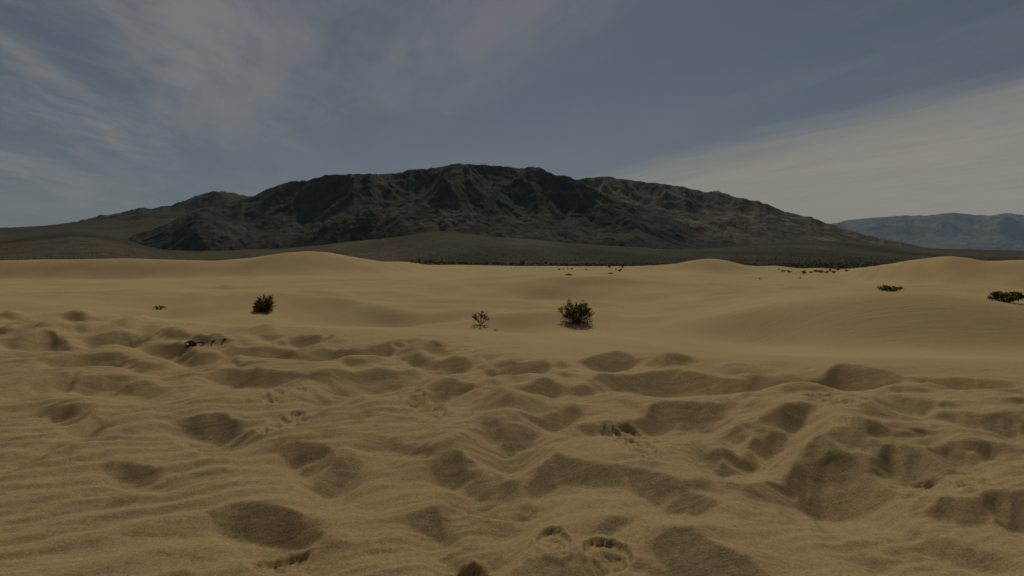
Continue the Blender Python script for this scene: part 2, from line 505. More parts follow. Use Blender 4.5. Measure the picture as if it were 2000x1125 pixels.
# shoe prints: (x0, x1, row top, row bottom, sort)
PRINTS = [(509, 588, 752, 790, 'bars'), (504, 588, 806, 850, 'bars'), (776, 827, 768, 802, 'ring'), (809, 869, 794, 835, 'ring'),
          (1177, 1282, 829, 873, 'bars'), (1229, 1282, 862, 918, 'bars'), (1048, 1118, 1038, 1100, 'ring'), (1142, 1238, 1055, 1122, 'ring'),
          (869, 960, 1080, 1140, 'ring'), (1590, 1690, 785, 818, 'bars'), (1835, 1920, 915, 975, 'bars'), (470, 590, 1060, 1120, 'ring'),
          ]


FG_LAT, FG_AMP = 0.12, 1.38
RPX, RROW = np.arange(-800, 2801, 4.0), np.arange(585, 1701, 2.0)


def face_map():
    """where trodden sand turns a steep face towards the camera, kept on (row, column)"""
    D = np.zeros((len(RROW), len(RPX)), np.float32)
    N = np.zeros_like(D)
    PXg, RWg = np.meshgrid(RPX, RROW)
    Yg = ZC / -slope_of_row(RWg)
    Xg = (PXg - W_PX / 2) / F_PX * Yg
    lst = [(x0, x1, rt, rb, k, -0.8 * sk) for x0, x1, rt, rb, k, sk in PITS]
    R = random.Random(11)
    for _ in range(240):                                     # the tracks go on outside the picture
        rt = 600 + 1000 * R.random() ** 1.6
        hh = (6 + 0.16 * (rt - 600)) * R.uniform(.6, 1.2)
        ww = hh * R.uniform(1.6, 3.6)
        c = R.choice((R.uniform(-760, -40), R.uniform(2050, 2760), R.uniform(-700, 2700)))
        if -30 - ww / 2 < c < 2030 + ww / 2 and rt < 1110:
            continue
        lst.append((c - ww / 2, c + ww / 2, rt, rt + hh, R.uniform(.35, .5), R.uniform(-.4, .4)))
    for q, (x0, x1, rt, rb, k, sl) in enumerate(lst):
        a, cx, cr = (x1 - x0) / 2 * 1.16, (x0 + x1) / 2, (rt + rb) / 2
        hb = max((rb - rt) / 2 - abs(sl) * a * 0.55, (rb - rt) * 0.24) * 1.14
        i0, i1 = np.searchsorted(RROW, (rt - (rb - rt) * .6, rb + (rb - rt) * 1.1))
        j0, j1 = np.searchsorted(RPX, (x0 - a * .5, x1 + a * .5))
        w = (slice(i0, i1), slice(j0, j1))
        P, Q = PXg[w], RWg[w]
        n1 = perlin(P / a * 1.1, Q / hb * 0.9, 100 + q)
        n2 = perlin(P / a * 3.0, Q / hb * 2.0, 150 + q)
        u = (P - cx) / a + 0.17 * n1
        v = (Q - cr - sl * (P - cx)) / hb + 0.22 * perlin(P / a * 0.9, Q / hb * 0.7, 200 + q) + 0.07 * n2
        v = v + 0.35 * u * u - 0.12                              # smile-shaped lower edge
        tp = (0.0, 0.45, -0.45, 0.3, -0.3)[q % 5]
        v = v / (1 + tp * np.clip(u, -1.1, 1.1))
        ex = (1.15, 1.9, 1.4, 1.25, 1.7, 1.5, 2.0)[q % 7]
        d = np.abs(u) ** ex + np.abs(v) ** (ex + 0.2)
        f = (1 - sstep(0.84, 1.05, d)) * (0.85 + 0.3 * n1)
        f = f * (0.70 + 0.30 * sstep(-0.9, 0.3, v))           # steepest low down, easing off towards the top
        D[w] = np.maximum(D[w], f * k / 0.5)
        # the near lip: a short drop into the hollow, just on this side of the face
        yl = ZC / -slope_of_row(rb)
        T = max(1.1 / (1 + 0.6 * yl / ZC), 3.0 / hb * 0.5)
        vb = np.clip(1 - np.abs(u) ** ex, 0, 1) ** (1 / (ex + 0.2))
        lip = np.exp(-((v - vb - 0.9 * T) / (0.75 * T)) ** 2) * sstep(1.0, 0.55, np.abs(u)) * min(1.0, k / 0.45)
        crest = 0.55 * np.exp(-((v - vb - 2.7 * T) / (1.5 * T)) ** 2) * sstep(1.05, 0.5, np.abs(u)) * min(1.0, k / 0.45)
        N[w] = np.maximum(N[w], np.maximum(lip, crest))
    # smaller, half blown-over marks between them
    wx, wy = Xg + 0.3 * perlin(Xg * .9, Yg * .9, 61), Yg + 0.3 * perlin(Xg * .9, Yg * .9, 62)
    bg = sstep(0.14, 0.36, perlin(wx * 1.5, wy * 1.9, 63)) * 0.62 + sstep(0.12, 0.34, perlin(wx * 3.6, wy * 4.4, 64)) * 0.20
    calm = 0.22 + 0.78 * np.clip(sstep(450, 1050, PXg + 1.1 * (800 - RWg)), 0, 1)
    brow_row = ROW_H + F_PX * ZC / np.interp(RPX, PX, brow_Y)
    calm = calm * sstep(10, 45, RWg - brow_row[None, :])
    soft = 0.84 + 0.16 * np.maximum(sstep(450, 900, PXg), sstep(800, 740, RWg)) + 0.16 * sstep(760, 700, RWg)
    D = np.maximum(D * soft, bg * calm)
    lipb = sstep(0.03, 0.10, np.maximum(np.roll(bg, 3, 0) - bg, 0)) * 0.42 * calm
    return D, np.maximum(N, lipb)


def foreground(X, Y):
    """trodden relief in front of the camera: faces rise away from us, backs fall off beyond them"""
    ys = Y[:, 0]
    px0 = px_of(X, Y)
    fade = 1 - sstep(0.93, 1.15, Y / np.interp(px0, PX, brow_Y))
    D, N = face_map()
    # heights are solved for on a (direction, log distance) grid from the slopes wanted there
    nt, nv, T0, V0, V1 = 1600, 1400, 1.7, math.log(0.8), math.log(23.0)
    t1, v1 = np.linspace(-T0, T0, nt, endpoint=False), np.linspace(V0, V1, nv, endpoint=False)
    Tg, Yv = np.meshgrid(t1, np.exp(v1))
    base = dune_base(Tg * Yv, Yv)
    pxg = W_PX / 2 + F_PX * Tg
    fd = 1 - sstep(0.93, 1.15, Yv / np.interp(pxg, PX, brow_Y))
    dv = (V1 - V0) / nv
    kt = 2 * math.pi * np.fft.rfftfreq(nt, 2 * T0 / nt)[None, :]
    kv = 2 * math.pi * np.fft.fftfreq(nv, dv)[:, None]
    den = kv ** 2 + FG_LAT * kt ** 2 + (1 / 0.24) ** 2
    zeta = np.zeros_like(Tg)
    aj = np.clip((pxg - RPX[0]) / 4, 0, len(RPX) - 1.01)
    j = aj.astype(int)
    fa = aj - j
    row0 = row_of_slope(-ZC / Yv)
    c = np.clip((row0 - RROW[0]) / 2, 0, len(RROW) - 1.01)
    k = c.astype(int)
    fc = c - k
    lip = (N[k, j] * (1 - fa) + N[k, j + 1] * fa) * (1 - fc) + (N[k + 1, j] * (1 - fa) + N[k + 1, j + 1] * fa) * fc
    lip = lip * fd * sstep(V0, V0 + .15, v1)[:, None]
    def side(a, r):                                           # running mean across the picture
        p = np.cumsum(np.pad(a, ((0, 0), (r + 1, r)), 'wrap'), axis=1)
        return (p[:, 2 * r + 1:] - p[:, :-2 * r - 1]) / (2 * r + 1)
    for it in range(6):
        row = row_of_slope((base + side(side(zeta, 9), 6) * Yv * fd - ZC) / Yv)
        best = np.minimum.accumulate(row, axis=0)
        c = np.clip((row - RROW[0]) / 2, 0, len(RROW) - 1.01)
        k = c.astype(int)
        fc = c - k
        d = (D[k, j] * (1 - fa) + D[k, j + 1] * fa) * (1 - fc) + (D[k + 1, j] * (1 - fa) + D[k + 1, j + 1] * fa) * fc
        d = np.where(row <= best + 1.0, d, 0) * sstep(V0, V0 + .15, v1)[:, None] * fd
        d = side(d, 4)
        g = FG_AMP * np.minimum(d, 1.05) * (1 - lip) - 0.62 * lip
        G = np.fft.rfft2(g)
        new = np.fft.irfft2(-1j * kv * G / den, s=g.shape)
        zeta = new if it == 0 else 0.45 * zeta + 0.55 * new
    # dry sand slumps until no face is steeper than it can stand: flat faces, sharp crests
    dt = 2 * T0 / nt
    for it in range(36):
        st = 0.60 if it < 30 else 0.66
        nb = np.minimum(np.roll(zeta, 1, 1), np.roll(zeta, -1, 1)) + st * dt
        zeta = np.minimum(zeta, nb)
        zeta[1:-1] = np.minimum(zeta[1:-1], np.minimum(zeta[:-2], zeta[2:]) + st * dv)
    zeta = 0.6 * zeta + 0.4 * side(zeta, 2)
    tt = np.mod(X / Y + T0, 2 * T0) / (2 * T0) * nt
    vv = np.clip((np.log(Y) - V0) / dv, 0, nv - 1.01)
    i0, j0 = vv.astype(int), tt.astype(int) % nt
    fi, fj = vv - i0, tt - np.floor(tt)
    j2 = (j0 + 1) % nt
    out = (zeta[i0, j0] * (1 - fj) + zeta[i0, j2] * fj) * (1 - fi) + (zeta[i0 + 1, j0] * (1 - fj) + zeta[i0 + 1, j2] * fj) * fi
    out = out * Y
    face = sstep(0.05, 0.3, np.gradient(out, axis=0) / np.gradient(Y, axis=0))
    fine = np.zeros_like(out)
    flat = np.ones_like(out)

    def window(x0, x1, ya, yb):
        i0, i1 = np.searchsorted(ys, ya), np.searchsorted(ys, yb)
        if i1 - i0 < 3:
            return None
        j = np.concatenate([np.searchsorted(X[i0], (x0, x1)), np.searchsorted(X[i1 - 1], (x0, x1))])
        return slice(i0, i1), slice(max(j.min() - 1, 0), j.max() + 1)

    for q, (x0, x1, rt, rb, sort) in enumerate(PRINTS):
        ya, yb = ZC / -slope_of_row(rb), ZC / -slope_of_row(rt)
        cy = (ya + yb) / 2
        cx, rx, ry = x_of((x0 + x1) / 2, cy), (x1 - x0) / 2 / F_PX * cy, (yb - ya) / 2
        w = window(cx - rx * 1.5, cx + rx * 1.5, cy - ry * 1.5, cy + ry * 1.5)
        if w is None:
            continue
        xx, yy = (X[w] - cx) / rx, (Y[w] - cy) / ry
        wob = 0.16 * perlin(X[w] * 9, Y[w] * 9, 71 + q) + 0.10 * perlin(X[w] * 24, Y[w] * 24, 72 + q)
        d = np.sqrt(xx * xx + yy * yy) + wob
        mk = 1 - sstep(0.85, 1.0, d)
        amp = min(0.018, 0.05 * rx + 0.006)
        if sort == 'ring':
            t = np.cos((np.sqrt(xx * xx * 0.8 + (yy + 0.25) ** 2) + 1.5 * wob) * 2 * math.pi * 1.5) * (0.55 + 0.45 * np.sign(np.sin(5 * xx + 3 * yy + 6 * wob))) + 0.5 * perlin(X[w] * 26, Y[w] * 26, 77)
        else:
            t = np.cos((yy * 1.0 + 0.5 * xx + wob) * 2 * math.pi * 1.9) * (0.4 + 0.6 * np.sign(np.cos(xx * 4.2 + 0.6 + 3 * wob)))
        fine[w] += amp * np.clip(t * 1.5, -1, 1) * mk - 0.020 * mk + 0.010 * np.exp(-((d - 1.1) / 0.13) ** 2)
        flat[w] = np.minimum(flat[w], 1 - 0.9 * mk)
    # wind ripples, strongest on the untrodden left
    row = row_of_slope(-ZC / Y)
    a = math.radians(25)
    across = -X * math.sin(a) + Y * math.cos(a)
    al = X * math.cos(a) + Y * math.sin(a)
    ph = across / 0.30 + 0.55 * perlin(al * 0.8, across * 0.9, 81) + 0.25 * perlin(al * 2.3, across * 2.1, 83)
    sw = ph - np.floor(ph)
    prof = np.where(sw < 0.45, sw / 0.45, (1 - sw) / 0.55)
    prof = prof * prof * (3 - 2 * prof)
    rm = (0.22 + 0.78 * (1 - sstep(500, 1150, px0 + 0.5 * (row - 900)))) * (1 - 0.8 * face) * flat * (0.45 + 0.55 * sstep(-0.5, 0.4, perlin(X * 0.6, Y * 0.6, 87)))
    z = out + fine + 0.031 * (prof - 0.5) * rm
    ph2 = across / 0.11 + 0.8 * perlin(al * 1.5, across * 1.2, 91)
    z = z + 0.0042 * np.cos(2 * math.pi * ph2) * (1 - 0.7 * face) * flat * sstep(-0.3, 0.5, perlin(X * 0.8, Y * 0.8, 93))
    z = z + 0.03 * fbm(X * 0.5, Y * 0.5, 2, 0.5, 55) + 0.004 * fbm(X * 6, Y * 6, 3, 0.55, 95) * flat
    return z * fade


def log_rows(segs):
    out = []
    for a, c, n in segs:
        out.append(np.exp(np.linspace(math.log(a), math.log(c), n, endpoint=False)))
    out.append([segs[-1][1]])
    return np.concatenate(out)


ys = log_rows([(0.8, 2.2, 36), (2.2, 17, 415), (17, 320, 190)])
ts = np.concatenate([np.linspace(-2.6, -1.0, 55, endpoint=False), np.linspace(-1.0, 1.0, 1160, endpoint=False), np.linspace(1.0, 2.6, 56)])
GY, GT = np.meshgrid(ys, ts, indexing='ij')
GX = GT * (GY + 1.0)
GZ = dune_base(GX, GY)
nf = np.searchsorted(ys, 21)
GZ[:nf] += foreground(GX[:nf], GY[:nf])
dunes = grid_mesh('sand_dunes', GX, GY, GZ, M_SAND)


def sand_z(x, y):
    i = int(np.clip(np.searchsorted(ys, y), 1, len(ys) - 1))
    f = (y - ys[i - 1]) / (ys[i] - ys[i - 1])

    def one_row(r):
        t = x / (ys[r] + 1.0)
        return np.interp(t, ts, GZ[r])
    return float(one_row(i - 1) * (1 - f) + one_row(i) * f)


# sand behind and beside the camera
bx, by = np.meshgrid(np.concatenate([np.linspace(-160, -12, 40), np.linspace(-11, 11, 60), np.linspace(12, 160, 40)]),
                     np.concatenate([np.linspace(-160, -10, 40), np.linspace(-9, 1.2, 40)]))
bz = 0.9 * fbm(bx * 0.03, by * 0.03, 3, 0.5, 21) * sstep(3, 40, np.hypot(bx, by)) + 0.05 * fbm(bx * 0.6, by * 0.6, 3, 0.5, 23) * sstep(1.2, -1.0, by) - 0.06 * sstep(0.2, 1.0, by)
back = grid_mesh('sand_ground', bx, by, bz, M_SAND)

# ------------------------------------------------------------------ the plain and its alluvial fans
con_Y = poly([(-1000, 6000), (-300, 5200), (0, 4300), (110, 3900), (260, 3300), (400, 3000), (700, 2950), (860, 2850), (1000, 2900), (1300, 3100), (1600, 3600), (1800, 5200), (2000, 9000), (3000, 12000)], 5)
con_r = poly([(-1000, 468), (-300, 455), (0, 450), (110, 443), (150, 440), (200, 447), (240, 460), (275, 475), (310, 486), (420, 489), (550, 487), (650, 478), (700, 471), (780, 462), (860, 452), (920, 460), (1000, 465), (1100, 474), (1200, 482), (1320, 488),
              (1440, 480), (1520, 472), (1620, 470), (1720, 479), (1820, 486), (2000, 490), (3000, 493)], 3)
far_r = poly([(-1000, 474), (0, 460), (400, 480), (860, 470), (1300, 490), (1700, 488), (2000, 494), (3000, 494)], 6)
pl_ky = [one * 100, one * 260, one * 520, con_Y, con_Y * 1.25 + 300, one * 30000, one * 60000]
zc_ = zrow(con_r, con_Y)
ap_z = np.where(PX < 480, zrow(poly([(-1000, 465), (-300, 452), (0, 447), (110, 441), (170, 432), (230, 426), (330, 424), (420, 428), (480, 470)], 3), con_Y * 1.25 + 300), zc_ + 12)
ap_z = np.maximum(ap_z, zc_ + 4)
pl_kz = [-3.4 * one, -3.35 * one, -3.3 * one, zc_, ap_z, zrow(491, 30000) * one, zrow(488, 60000) * one]
PLAIN = Table(pl_ky, pl_kz, 100, 60000, 700, 1)


def plain_h(X, Y):
    z = PLAIN(px_of(X, Y), Y)
    amp = sstep(400, 2500, Y)
    z = z + amp * (7 * fbm(X * 0.0016, Y * 0.0012, 4, 0.5, 131)) * (1 - 0.7 * sstep(6000, 12000, Y))
    # dry washes running down the fans
    z = z - amp * 3.5 * ridged(X * 0.004, Y * 0.0012, 3, 0.5, 135) * (1 - sstep(5000, 9000, Y))
    z = z + 0.35 * fbm(X * 0.03, Y * 0.03, 3, 0.5, 137) * (1 - amp)
    return z


py_ = log_rows([(110, 700, 60), (700, 7000, 165), (7000, 60000, 30)])
pt_ = np.concatenate([np.linspace(-2.2, -0.95, 30, endpoint=False), np.linspace(-0.95, 0.95, 320, endpoint=False), np.linspace(0.95, 2.2, 31)])
PY, PT = np.meshgrid(py_, pt_, indexing='ij')
PXX = PT * (PY + 1)
PZ = plain_h(PXX, PY)
plain = grid_mesh('desert_plain', PXX, PY, PZ, M_PLAIN)


# ------------------------------------------------------------------ mountains
def erode(z, dx, dy, up, base, steps, K, diff):
    """running water cuts valleys into a rising slab: stream-power incision solved from the foot upwards"""
    n, m = z.shape
    idx = np.arange(n * m).reshape(n, m)
    offs = [(-1, -1), (-1, 0), (-1, 1), (0, -1), (0, 1), (1, -1), (1, 0), (1, 1)]
    dist = [math.hypot(a * dy, c * dx) for a, c in offs]
    cell = dx * dy
    for it in range(steps):
        z[1:-1, 1:-1] += up[1:-1, 1:-1]
        p = np.pad(z, 1, 'constant', constant_values=1e6)
        for _ in range(25):                                   # fill the closed hollows
            nb = np.min([p[1 + a:1 + a + n, 1 + c:1 + c + m] for a, c in offs], 0)
            low = nb >= z
            low[0, :] = low[-1, :] = False
            low[:, 0] = low[:, -1] = False
            if not low.any():
                break
            z[low] = nb[low] + 0.02
            p[1:-1, 1:-1] = z
        best, rec, rd = np.zeros((n, m)), idx.copy(), np.ones((n, m))
        for (a, c), d in zip(offs, dist):
            g = (z - p[1 + a:1 + a + n, 1 + c:1 + c + m]) / d
            hit = g > best
            best[hit] = g[hit]
            rec[hit] = (idx + a * m + c)[hit]
            rd[hit] = d
        rec[0, :], rec[-1, :], rec[:, 0], rec[:, -1] = idx[0, :], idx[-1, :], idx[:, 0], idx[:, -1]
        order = np.argsort(z, axis=None)
        rl, ol = rec.ravel().tolist(), order.tolist()
        A = [cell] * (n * m)
        for i in reversed(ol):
            r = rl[i]
            if r != i:
                A[r] += A[i]
        F = (K * np.sqrt(np.array(A)) / rd.ravel()).tolist()
        zl = z.ravel().tolist()
        for i in ol:
            r = rl[i]
            if r != i and zl[r] < zl[i]:
                f = F[i]
                zl[i] = (zl[i] + f * zl[r]) / (1 + f)
        z = np.array(zl).reshape(n, m)
        z[1:-1, 1:-1] += diff * (z[:-2, 1:-1] + z[2:, 1:-1] + z[1:-1, :-2] + z[1:-1, 2:] - 4 * z[1:-1, 1:-1])
        z = np.maximum(z, base)
    for _ in range(14):                                       # no slope steeper than rock can stand
        p = np.pad(z, 1, 'edge')
        z = np.minimum(z, np.minimum(np.minimum(p[:-2, 1:-1], p[2:, 1:-1]) + 1.05 * dy, np.minimum(p[1:-1, :-2], p[1:-1, 2:]) + 1.05 * dx))
        z[1:-1, 1:-1] += 0.02 * (z[:-2, 1:-1] + z[2:, 1:-1] + z[1:-1, :-2] + z[1:-1, 2:] - 4 * z[1:-1, 1:-1])
    return z


def mountain(name, px0, px1, ncol, nrow, sky_pts, base_Y, ridge_Y, mat, seed, lam, relief, power=0.8, smooth=7.0, foot=40.0, jag=1.0):
    """sky_pts: skyline rows; base_Y / ridge_Y: polylines of depth; eroded spurs between foot and crest"""
    pxs = np.linspace(px0, px1, ncol)
    s = np.concatenate([np.linspace(-0.08, 1.0, nrow), np.linspace(1.0, 1.7, nrow // 4)[1:]])
    B = np.interp(pxs, *zip(*base_Y))
    R = np.interp(pxs, *zip(*ridge_Y))
    sr = np.interp(pxs, *zip(*sky_pts))
    k = np.exp(-0.5 * (np.arange(-12, 13) / 3.5) ** 2)
    k /= k.sum()
    sm = lambda a: np.convolve(np.pad(a, 12, 'edge'), k, 'valid')
    B, R = sm(B), sm(R)
    sr = sr - 1.8 * jag * fbm(pxs / 17.0, pxs * 0 + seed, 4, 0.6, seed + 4)
    sS, sP = np.meshgrid(s, pxs, indexing='ij')
    Yg = B[None, :] + (R - B)[None, :] * sS
    Xg = x_of(sP, Yg)
    base = plain_h(Xg, np.minimum(Yg, (B + 400)[None, :])) - foot
    crest = zrow(sr, R)[None, :]
    c = np.clip(sS, 0, 1)
    up = c ** power * (1 - sstep(1.0, 1.75, sS))
    # erosion on a coarser grid of the same shape
    n2, m2 = len(s) // 2 + 1, ncol // 2 + 1
    gi, gj = np.linspace(0, len(s) - 1, n2), np.linspace(0, ncol - 1, m2)
    ii, jj = np.clip(gi.astype(int), 0, len(s) - 1), np.clip(gj.astype(int), 0, ncol - 1)
    sub = lambda a: a[np.ix_(ii, jj)]
    dxm = float(np.mean(np.diff(Xg[len(s) // 2]))) * (ncol - 1) / (m2 - 1)
    dym = float(np.mean(np.diff(Yg[:, ncol // 2]))) * (len(s) - 1) / (n2 - 1)
    H = crest - base
    X2, Y2 = sub(Xg), sub(Yg)
    wob = 0.55 + 0.75 * ridged(X2 / lam, Y2 / (lam * 1.3), 4, 0.5, seed)
    env = sub(H * up)
    z0 = 0.35 * env * wob + 0.02 * sub(H + 0 * up) * fbm(X2 / (lam * .12), Y2 / (lam * .12), 3, 0.6, seed + 20)
    z0 = np.maximum(z0, 0)
    z2 = erode(z0, dxm, dym, env * wob * relief / 24.0, 0 * z0, 26, 0.020, 0.03)
    z2 = z2 * (env.max() / max(z2.max(), 1.0))
    # back to the fine grid
    fi, fj = np.arange(len(s)) * (n2 - 1) / (len(s) - 1), np.arange(ncol) * (m2 - 1) / (ncol - 1)
    i0, j0 = np.clip(fi.astype(int), 0, n2 - 2), np.clip(fj.astype(int), 0, m2 - 2)
    ai, aj = (fi - i0)[:, None], (fj - j0)[None, :]
    zf = (z2[np.ix_(i0, j0)] * (1 - aj) + z2[np.ix_(i0, j0 + 1)] * aj) * (1 - ai) + (z2[np.ix_(i0 + 1, j0)] * (1 - aj) + z2[np.ix_(i0 + 1, j0 + 1)] * aj) * ai
    Z = base + zf
    Z = Z + H * 0.032 * (ridged(Xg / (lam * 0.10), Yg / (lam * 0.14), 4, 0.6, seed + 15) - 0.5) * sstep(0.0, 0.15, c)
    # hold the skyline where the photograph has it
    q = (Z - ZC) / Yg
    top = q.max(0)
    want = (crest[0] - ZC) / R
    b0 = ((base - ZC) / Yg)[np.argmax(q, 0), np.arange(ncol)]
    sc = (want - b0) / np.maximum(top - b0, 1e-4)
    kk = np.exp(-0.5 * (np.arange(-24, 25) / smooth) ** 2)
    kk /= kk.sum()
    sc = np.convolve(np.pad(sc, 24, 'edge'), kk, 'valid')
    Z = base + (Z - base) * np.clip(sc, 0.3, 3)[None, :]
    # what is left to correct is taken up near the crest only
    bq = (base - ZC) / Yg
    for sg in (2.5, 1.0, 1.0):
        q = (Z - ZC) / Yg
        top = q.max(0)
        cor = want - top
        k3 = np.exp(-0.5 * (np.arange(-8, 9) / sg) ** 2)
        cor = np.convolve(np.pad(cor, 8, 'edge'), k3 / k3.sum(), 'valid')
        wgt = np.clip((q - bq) / np.maximum(top[None, :] - bq, 1e-4), 0, 1) ** 4
        Z = Z + cor[None, :] * Yg * wgt
    return grid_mesh(name, Xg, Yg, Z, mat)


# the low range running in from the left, behind the main mass
mountain('mountain', 60, 640, 330, 110,
         [(60, 462), (110, 443), (150, 433), (205, 420), (240, 416), (275, 406), (300, 407), (345, 399), (385, 383), (420, 373), (455, 376), (490, 384), (560, 395), (640, 420)],
         [(60, 4300), (300, 3900), (640, 4000)], [(60, 5000), (640, 5800)], M_ROCK, 205, 620, 1.0, 0.85)
# the big dark massif
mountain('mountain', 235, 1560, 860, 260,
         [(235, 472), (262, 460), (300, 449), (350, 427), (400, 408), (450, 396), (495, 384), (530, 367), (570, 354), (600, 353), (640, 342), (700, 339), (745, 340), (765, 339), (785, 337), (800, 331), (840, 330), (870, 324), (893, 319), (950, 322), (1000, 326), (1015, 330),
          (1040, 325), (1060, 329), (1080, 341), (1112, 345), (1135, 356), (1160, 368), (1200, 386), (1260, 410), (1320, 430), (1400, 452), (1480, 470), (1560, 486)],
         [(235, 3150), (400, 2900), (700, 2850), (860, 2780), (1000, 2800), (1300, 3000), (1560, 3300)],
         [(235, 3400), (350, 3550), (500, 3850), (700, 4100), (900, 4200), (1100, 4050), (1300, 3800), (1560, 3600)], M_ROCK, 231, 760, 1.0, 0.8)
# the browner shoulder behind it to the right
mountain('mountain', 1040, 1860, 560, 200,
         [(1040, 372), (1100, 356), (1130, 349), (1180, 343), (1220, 351), (1300, 360), (1345, 368), (1370, 374), (1400, 374), (1430, 384), (1480, 393), (1530, 413), (1580, 424), (1620, 438), (1660, 452), (1720, 466), (1780, 478), (1860, 494)],
         [(1040, 3500), (1300, 3350), (1450, 3300), (1600, 3500), (1700, 3900), (1860, 4700)],
         [(1040, 5200), (1300, 5200), (1500, 5000), (1700, 4900), (1860, 5200)], M_ROCK_R, 263, 820, 1.0, 0.75)
# the hazy range on the horizon
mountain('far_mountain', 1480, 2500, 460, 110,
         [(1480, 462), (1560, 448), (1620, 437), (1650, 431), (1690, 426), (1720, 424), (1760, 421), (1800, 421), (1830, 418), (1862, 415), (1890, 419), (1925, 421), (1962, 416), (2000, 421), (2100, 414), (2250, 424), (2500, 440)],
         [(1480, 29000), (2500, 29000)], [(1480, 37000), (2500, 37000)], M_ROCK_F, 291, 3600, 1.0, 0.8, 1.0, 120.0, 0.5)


# ------------------------------------------------------------------ objects
def link_mesh(name, verts, faces, mat, parent=None):
    me = bpy.data.meshes.new(name)
    me.from_pydata(verts, [], faces)
    me.materials.append(mat)
    o = bpy.data.objects.new(name, me)
    COL.objects.link(o)
    if parent:
        o.parent = parent
    return o


def thing(name, label, cat, loc, group=None, rz=0.0, scale=None):
    o = bpy.data.objects.new(name, None)
    COL.objects.link(o)
    o.empty_display_size = 0.3
    o.location = loc
    o.rotation_euler = (0, 0, rz)
    if scale:
        o.scale = scale
    o['label'] = label
    o['category'] = cat
    if group:
        o['group'] = group
    return o


def tube(V, Fc, pts, r0, r1, sides=4):
    base = len(V)
    n = len(pts)
    for i, p in enumerate(pts):
        p = np.array(p)
        d = np.array(pts[min(i + 1, n - 1)]) - np.array(pts[max(i - 1, 0)])
        d = d / (np.linalg.norm(d) + 1e-9)
        a = np.cross(d, (0, 0, 1) if abs(d[2]) < 0.9 else (1, 0, 0))
        a /= np.linalg.norm(a)
        c = np.cross(d, a)
        r = r0 + (r1 - r0) * i / (n - 1)
        for k in range(sides):
            t = 2 * math.pi * k / sides
            V.append(tuple(p + r * (a * math.cos(t) + c * math.sin(t))))
    for i in range(n - 1):
        for k in range(sides):
            k2 = (k + 1) % sides
            Fc.append((base + i * sides + k, base + i * sides + k2, base + (i + 1) * sides + k2, base + (i + 1) * sides + k))
    Fc.append(tuple(base + k for k in range(sides))[::-1])
    Fc.append(tuple(base + (n - 1) * sides + k for k in range(sides)))


def leaf(V, Fc, p, size, R):
    d = np.array([R.gauss(0, 1), R.gauss(0, 1), R.gauss(0.5, 1)])
    d /= np.linalg.norm(d)
    a = np.cross(d, [R.gauss(0, 1), R.gauss(0, 1), R.gauss(0, 1)])
    a /= np.linalg.norm(a) + 1e-9
    c = np.cross(d, a)
    l, w = size * R.uniform(0.7, 1.4), size * R.uniform(0.3, 0.5)
    b = len(V)
    V.extend([tuple(p), tuple(p + a * l * 0.5 + c * w), tuple(p + a * l), tuple(p + a * l * 0.5 - c * w)])
    Fc.append((b, b + 1, b + 2, b + 3))


def shrub_meshes(seed, h, w, stems, leaves, leaf_size, lean=(0, 0), spread=1.0, low=0.15, depth=0.8, skirt=0):
    """branching twigs from one root, leaf sprays along their outer halves"""
    R = random.Random(seed)
    bV, bF, lV, lF = [], [], [], []
    tips = []
    for s in range(stems):
        az = 2 * math.pi * (s + R.uniform(-.4, .4)) / stems
        out = R.uniform(0.15, 1.0) ** 0.7
        ex, ey = math.cos(az) * out * w / 2 * spread, math.sin(az) * out * w / 2 * depth
        ez = h * (1.0 - 0.55 * out ** 2) * R.uniform(0.72, 1.0)
        pts = []
        for i in range(6):
            t = i / 5
            bend = t ** 0.8
            pts.append((ex * bend + lean[0] * t * t + R.gauss(0, .012) * h, ey * bend + lean[1] * t * t + R.gauss(0, .012) * h, ez * t ** 1.12 - (0.06 if i == 0 else 0)))
        tube(bV, bF, pts, 0.011 * h ** 0.5, 0.004 * h ** 0.5)
        tips.append(pts)
        for k in range(3):
            i = R.choice((2, 3, 4))
            p = np.array(pts[i])
            d = np.array([R.gauss(0, 1) * .6 + math.cos(az) * .5, R.gauss(0, 1) * .5 + math.sin(az) * .5, R.uniform(.5, 1.3)])
            d = d / np.linalg.norm(d) * h * R.uniform(.16, .30)
            q = [tuple(p), tuple(p + d * .5 + np.array([0, 0, .01])), tuple(p + d)]
            tube(bV, bF, q, 0.006 * h ** 0.5, 0.003 * h ** 0.5, 3)
            tips.append([tuple(p + d * t) for t in (0.2, .4, .6, .8, 1, 1.02)])
    for pts in tips:
        dens = R.uniform(.5, 1.4)
        n = int(leaves / len(tips) * dens)
        for _ in range(n):
            t = low + (1.03 - low) * R.random() ** 0.75
            f = t * (len(pts) - 1)
            i = min(int(f), len(pts) - 2)
            p = np.array(pts[i]) * (1 - (f - i)) + np.array(pts[i + 1]) * (f - i)
            p = p + np.array([R.gauss(0, 1), R.gauss(0, 1), R.gauss(0, .8)]) * 0.026 * max(h, .5)
            p[2] = max(p[2], 0.01)
            leaf(lV, lF, p, leaf_size, R)
    for _ in range(skirt):
        a, r = R.uniform(0, 6.283), math.sqrt(R.random()) * 0.42 * w
        leaf(lV, lF, np.array([math.cos(a) * r, math.sin(a) * r * depth, R.random() ** 1.5 * 0.30 * h]), leaf_size, R)
    return bV, bF, lV, lF


Yq = np.exp(np.linspace(math.log(2.2), math.log(315), 2600))


def locate(px, row):
    """where the ray through that spot of the picture first meets the sand"""
    xq = x_of(px, Yq)
    z = np.array([sand_z(x, y) for x, y in zip(xq, Yq)])
    r = row_of_slope((z - ZC) / Yq)
    run = np.minimum.accumulate(r)
    i = np.searchsorted(-run, -row)
    if i >= len(Yq):
        return None
    return float(xq[i]), float(Yq[i]), float(z[i])


